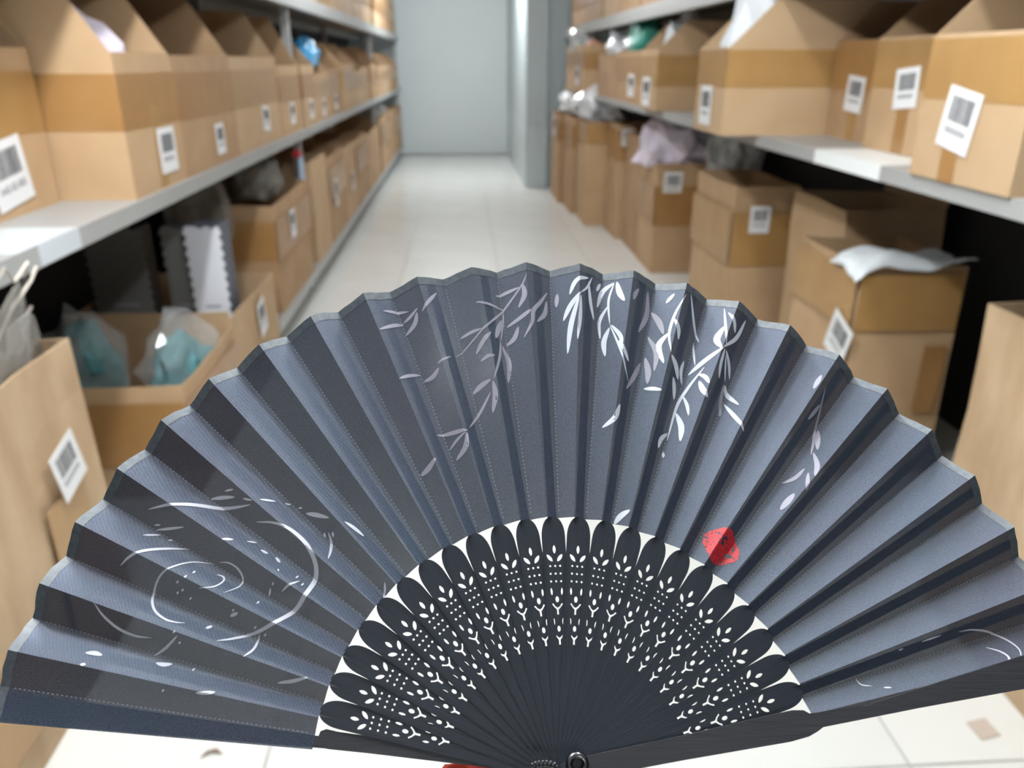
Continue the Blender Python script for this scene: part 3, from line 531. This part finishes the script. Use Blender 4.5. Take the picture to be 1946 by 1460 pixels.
def bez(pts, n):
    """smooth curve through pts (Catmull-Rom), n samples"""
    P = [Vector((p[0], p[1])) for p in pts]; P = [P[0]*2 - P[1]] + P + [P[-1]*2 - P[-2]]
    out = []; seg = len(P)-3
    for i in range(n+1):
        t = i/n*seg; k = min(int(t), seg-1); t -= k; p0, p1, p2, p3 = P[k:k+4]
        out.append(.5*((2*p1) + (p2-p0)*t + (2*p0-5*p1+4*p2-p3)*t*t + (3*p1-p0-3*p2+p3)*t**3))
    return out
def print_mesh(name, strokes, m, off=.16):
    for pts, w in strokes:
        bm = bmesh.new()
        L = sum(math.hypot(a[0]-b_[0], a[1]-b_[1]) for a, b_ in zip(pts, pts[1:])); n = max(8, int(L/.5))
        cv = bez(pts, n); prev = None
        for i, p in enumerate(cv):
            d = (cv[min(i+1, n)] - cv[max(i-1, 0)]).normalized(); nrm = Vector((-d.y, d.x)); t = i/n
            hw = w*.5*(math.sin(math.pi*min(1, max(0, t)))**.6*.96 + .04); row = []
            for q in (-1, 0, 1):
                s = p + nrm*hw*q; a = math.atan2(s.y, s.x); r = s.length
                row.append(bm.verts.new(mmv(s.x, s.y, leaf_z(a, r) + off)))
            if prev:
                for q in (0, 1): bm.faces.new((prev[q], row[q], row[q+1], prev[q+1]))
            prev = row
        me = bpy.data.meshes.new(name); bm.to_mesh(me); bm.free(); link(name, me, m, leaf)
print_mesh('printed_willow_leaf', WILLOW, PRINT)
print_mesh('faint_willow_leaf', WILLOW_DIM, PRINT_D)
print_mesh('printed_ripple', RIPPLE, mat('pale_lilac_print', (.56,.57,.65), .5))
# fine pale dashes along every valley fold
bm = bmesh.new()
for k in range(24):
    av = ang(k) - SV*DA; r = 97.0
    while r < 205:
        ww = .16/r
        vs_ = [bm.verts.new(mmv(rr*math.cos(av+q), rr*math.sin(av+q), leaf_z(av, rr) + .22)) for rr, q in ((r,-ww),(r,ww),(r+.75,ww),(r+.75,-ww))]
        bm.faces.new(vs_); r += 1.7
me = bpy.data.meshes.new('fold_dashes'); bm.to_mesh(me); bm.free()
so = link('fold_dashes', me, mat('grey_dash', (.20,.23,.26), .5), leaf); so['kind'] = 'stuff'; so['label'] = 'fine dotted dashes along the folds'
# red seal stamp: rounded square of ink with gaps
bm = bmesh.new(); cxs, cys = SEAL[0]; N = 30
rs = random.Random(5)
for i in range(N):
    for j in range(N):
        u, v = (i+.5)/N*2-1, (j+.5)/N*2-1
        if (abs(u)**3.2 + abs(v)**3.2) > 1 - .12*noise.noise(Vector((u*4, v*4, 9))): continue
        n1 = noise.noise(Vector((u*3.1, v*2.6, 3.3)))
        edge = max(abs(u), abs(v)) > .78
        if not edge and n1 > .22: continue
        if noise.noise(Vector((u*9, v*9, 1.2))) > .42: continue
        vs_ = []
        for du, dv in ((-1,-1),(1,-1),(1,1),(-1,1)):
            uu, vv = (u + du/N)*6.9, (v + dv/N)*7.2; x, y = cxs + uu*.97 - vv*.22, cys + uu*.22 + vv*.97
            vs_.append(bm.verts.new(mmv(x, y, leaf_z(math.atan2(y, x), math.hypot(x, y)) + .18)))
        bm.faces.new(vs_)
me = bpy.data.meshes.new('seal_stamp'); bm.to_mesh(me); bm.free(); link('seal_stamp', me, SEALM, leaf)['label'] = 'red seal stamp'

# sticks: flat bamboo blade with cut-out flower motif, plus a narrow rib behind the fabric
def poly_mesh(outline, holes, thick):
    cu = bpy.data.curves.new('tmp', 'CURVE'); cu.dimensions = '2D'; cu.fill_mode = 'BOTH'; cu.extrude = thick*.5
    for pl in [outline] + holes:
        sp = cu.splines.new('POLY'); sp.points.add(len(pl)-1)
        for p, (x, y) in zip(sp.points, pl): p.co = (x, y, 0, 1)
        sp.use_cyclic_u = True
    o = bpy.data.objects.new('tmp', cu); C.objects.link(o); dg = bpy.context.evaluated_depsgraph_get()
    me = bpy.data.meshes.new_from_object(o.evaluated_get(dg)); bpy.data.objects.remove(o)
    me.materials.clear()
    for v in me.vertices: v.co *= .001
    return me
def ell(x, y, a, b_, n=14, rot=0.0, pw=1.0):
    out = []
    for i in range(n):
        t = 2*math.pi*i/n; u, v = a*math.copysign(abs(math.cos(t))**pw, math.cos(t)), b_*math.sin(t)
        out.append((x + u*math.cos(rot) - v*math.sin(rot), y + u*math.sin(rot) + v*math.cos(rot)))
    return out
def lens(x, y, l, w, rot):
    return ell(x, y, w/2, l/2, 14, rot, 1.5)
def wye(yf, ax, ya, ye, t=.36):
    return [(-t,ye),(t,ye),(t,yf-.1),(ax*.62,yf+.75),(ax+.22,ya-.1),(ax-.28,ya+.22),(ax*.45,yf+1.15),(0,yf+.62),(-ax*.45,yf+1.15),(-ax+.28,ya+.22),(-ax-.22,ya-.1),(-ax*.62,yf+.75),(-t,yf-.1)]
def half_w(r): return 4.25 + .52*max(0, r)/83
out = [(math.sin(t)*4.25, -math.cos(t)*5) for t in [math.pi*(-.5 + i/10) for i in range(11)]]
out = [(half_w(0)*math.sin(math.pi*(-.5+i/10)), -5*math.cos(math.pi*(-.5+i/10))) for i in range(11)]
out += [(half_w(r), r) for r in (20,40,60,86.5)]
out += [(half_w(86)*math.copysign(abs(math.cos(t))**.9, math.cos(t)), 86.5 + 8.2*math.sin(t)) for t in [math.pi/2*i/9 for i in range(1, 18)]]
out += [(-half_w(r), r) for r in (86.5,60,40,20)]
holes = [lens(0,81.3,3.4,1.3,0), lens(-2.05,77.9,3.6,1.45,R(38)), lens(2.05,77.9,3.6,1.45,R(-38))]
holes += [ell(x, y, .43, .43, 10) for x in (-2,0,2) for y in (74.7,71.7,68.7)]
holes += [lens(-2.05,64.8,2.9,.85,R(4)), lens(2.05,64.8,2.9,.85,R(-4)), ell(0,61.8,.72,1.2), wye(58.0,1.95,60.1,56.0)]
holes += [lens(-1.75,53.4,2.6,.75,R(4)), lens(1.75,53.4,2.6,.75,R(-4)), ell(0,50.7,.66,1.1), wye(46.7,1.65,48.5,44.8)]
blade_me = poly_mesh(out, holes, .44)
def rib_mesh(k, hw=1.9, thick=.3):
    """narrow end of a stick, lying against the back of its facet (stick frame, mm)"""
    bm = bmesh.new(); ac = ang(k) - ST*DA; rows = []
    for r in (86,100,120,140,160,180,207):
        row = []
        for q in (-1, 1):
            a = math.atan2(r*math.sin(ac), r*math.cos(ac)) - q*hw/r
            z = leaf_z(a, max(r, RI)) - (k-12)*ZS - .3 if r > 92 else -.1
            x_, y_ = q*hw, r
            row += [bm.verts.new(mmv(x_, y_, z)), bm.verts.new(mmv(x_, y_, z-thick))]
        rows.append(row)
    for a_, b_ in zip(rows, rows[1:]):
        bm.faces.new((a_[0],a_[2],b_[2],b_[0])); bm.faces.new((a_[1],b_[1],b_[3],a_[3])); bm.faces.new((a_[0],b_[0],b_[1],a_[1])); bm.faces.new((a_[2],a_[3],b_[3],b_[2]))
    bm.faces.new(rows[0][0:1] + rows[0][1:2] + rows[0][3:4] + rows[0][2:3]); bm.faces.new((rows[-1][0],rows[-1][2],rows[-1][3],rows[-1][1]))
    bmesh.ops.recalc_face_normals(bm, faces=bm.faces)
    me = bpy.data.meshes.new('rib'); bm.to_mesh(me); bm.free(); return me
rib_me = rib_mesh(12)
for k in range(1, 24):
    a = ang(k) - ST*DA
    st = link('stick', blade_me, WOOD, fan, (0, 0, (k-12)*ZS*.001)); st.rotation_euler = (0, 0, a - math.pi/2)
    if k == 1: st['label'] = 'black bamboo stick with cut-out flower motif'
    link('rib', rib_me, WOOD, st)
# guards
def slab(bm, pts, z0, z1):
    """pts in mm, z0/z1 functions of radius"""
    a = [bm.verts.new(mmv(x, y, z0(math.hypot(x, y)))) for x, y in pts]; b_ = [bm.verts.new(mmv(x, y, z1(math.hypot(x, y)))) for x, y in pts]
    n = len(a); bm.faces.new(a); bm.faces.new(list(reversed(b_)))
    for i in range(n): bm.faces.new((a[i], b_[i], b_[(i+1) % n], a[(i+1) % n]))
GR = [(min(x, 206), y if x < 206 else (47.1 if y > 45 else 33.0)) for x, y in GUARD_R]
bm = bmesh.new(); slab(bm, GR, lambda r: 6.2 + r*.0172, lambda r: 7.4 + r*.0172); bmesh.ops.triangulate(bm, faces=[f for f in bm.faces if len(f.verts) > 4])
g_ = bm_obj('guard', bm, WOOD_G, fan); g_['label'] = 'black bamboo outer guard lying over the fabric edge'
bm = bmesh.new(); slab(bm, GUARD_L, lambda r: -5.9, lambda r: -7.1); bmesh.ops.triangulate(bm, faces=[f for f in bm.faces if len(f.verts) > 4])
a0, a1 = ang(0), ang(0) - SV*DA
pts = [(r*math.cos(a), r*math.sin(a)) for r, a in ((86,a0-.008),(208,a0-.001),(208,a1+.006),(86,a1+.008))]
slab(bm, pts, lambda r: -6.2, lambda r: -7.3)
g_ = bm_obj('guard', bm, WOOD_G, fan); g_['label'] = 'black bamboo outer guard with fabric glued over it'
# rivet: pin, ring, beaded cord
bm = bmesh.new(); add_tube(bm, [mmv(0,0,-7.6), mmv(0,0,8.4)], .0016, 14); bm_obj('pin', bm, METAL, fan)
bm = bmesh.new(); M_, n_ = 28, 12; ring = []
for i in range(M_):
    t = 2*math.pi*i/M_; ring.append([bm.verts.new(mmv(RIV[0] + (3.0+1.25*math.cos(u))*math.cos(t), RIV[1] + (3.0+1.25*math.cos(u))*math.sin(t), 8.8 + 1.25*math.sin(u))) for u in [2*math.pi*j/n_ for j in range(n_)]])
for i in range(M_):
    for j in range(n_): bm.faces.new((ring[i][j], ring[(i+1) % M_][j], ring[(i+1) % M_][(j+1) % n_], ring[i][(j+1) % n_]))
bm_obj('rivet_ring', bm, METAL, fan, (0,0,0), True)
bm = bmesh.new(); cv = bez(CH, 13)
for i, p in enumerate(cv):
    mtx = Matrix.Translation(mmv(p.x, p.y + .35*(-1)**i, 8.5)); bmesh.ops.create_icosphere(bm, subdivisions=2, radius=.00085, matrix=mtx)
bm_obj('cord', bm, CORD, fan, (0,0,0), True)['label'] = 'thin black beaded cord at the rivet'
# red cloth below the pivot
bm = bmesh.new(); rows = []
for i in range(25):
    x = -46 + 36*i/24; row = []
    for j in range(9):
        y = (2.9 if i else 0) - 16*j/8 - .4*max(0, 3-i); row.append(bm.verts.new(mmv(x - j*.9, y, -13 + 1.4*math.sin(i*.7 + j*.4))))
    rows.append(row)
for i in range(24):
    for j in range(8): bm.faces.new((rows[i][j], rows[i+1][j], rows[i+1][j+1], rows[i][j+1]))
o = bm_obj('red_cloth', bm, REDC, None, (0,0,0), True); o.matrix_world = fan.matrix_world.copy()
md = o.modifiers.new('thick', 'SOLIDIFY'); md.thickness = .0015
tag(o, 'strip of red cloth peeking out under the fan at its pivot', 'cloth')
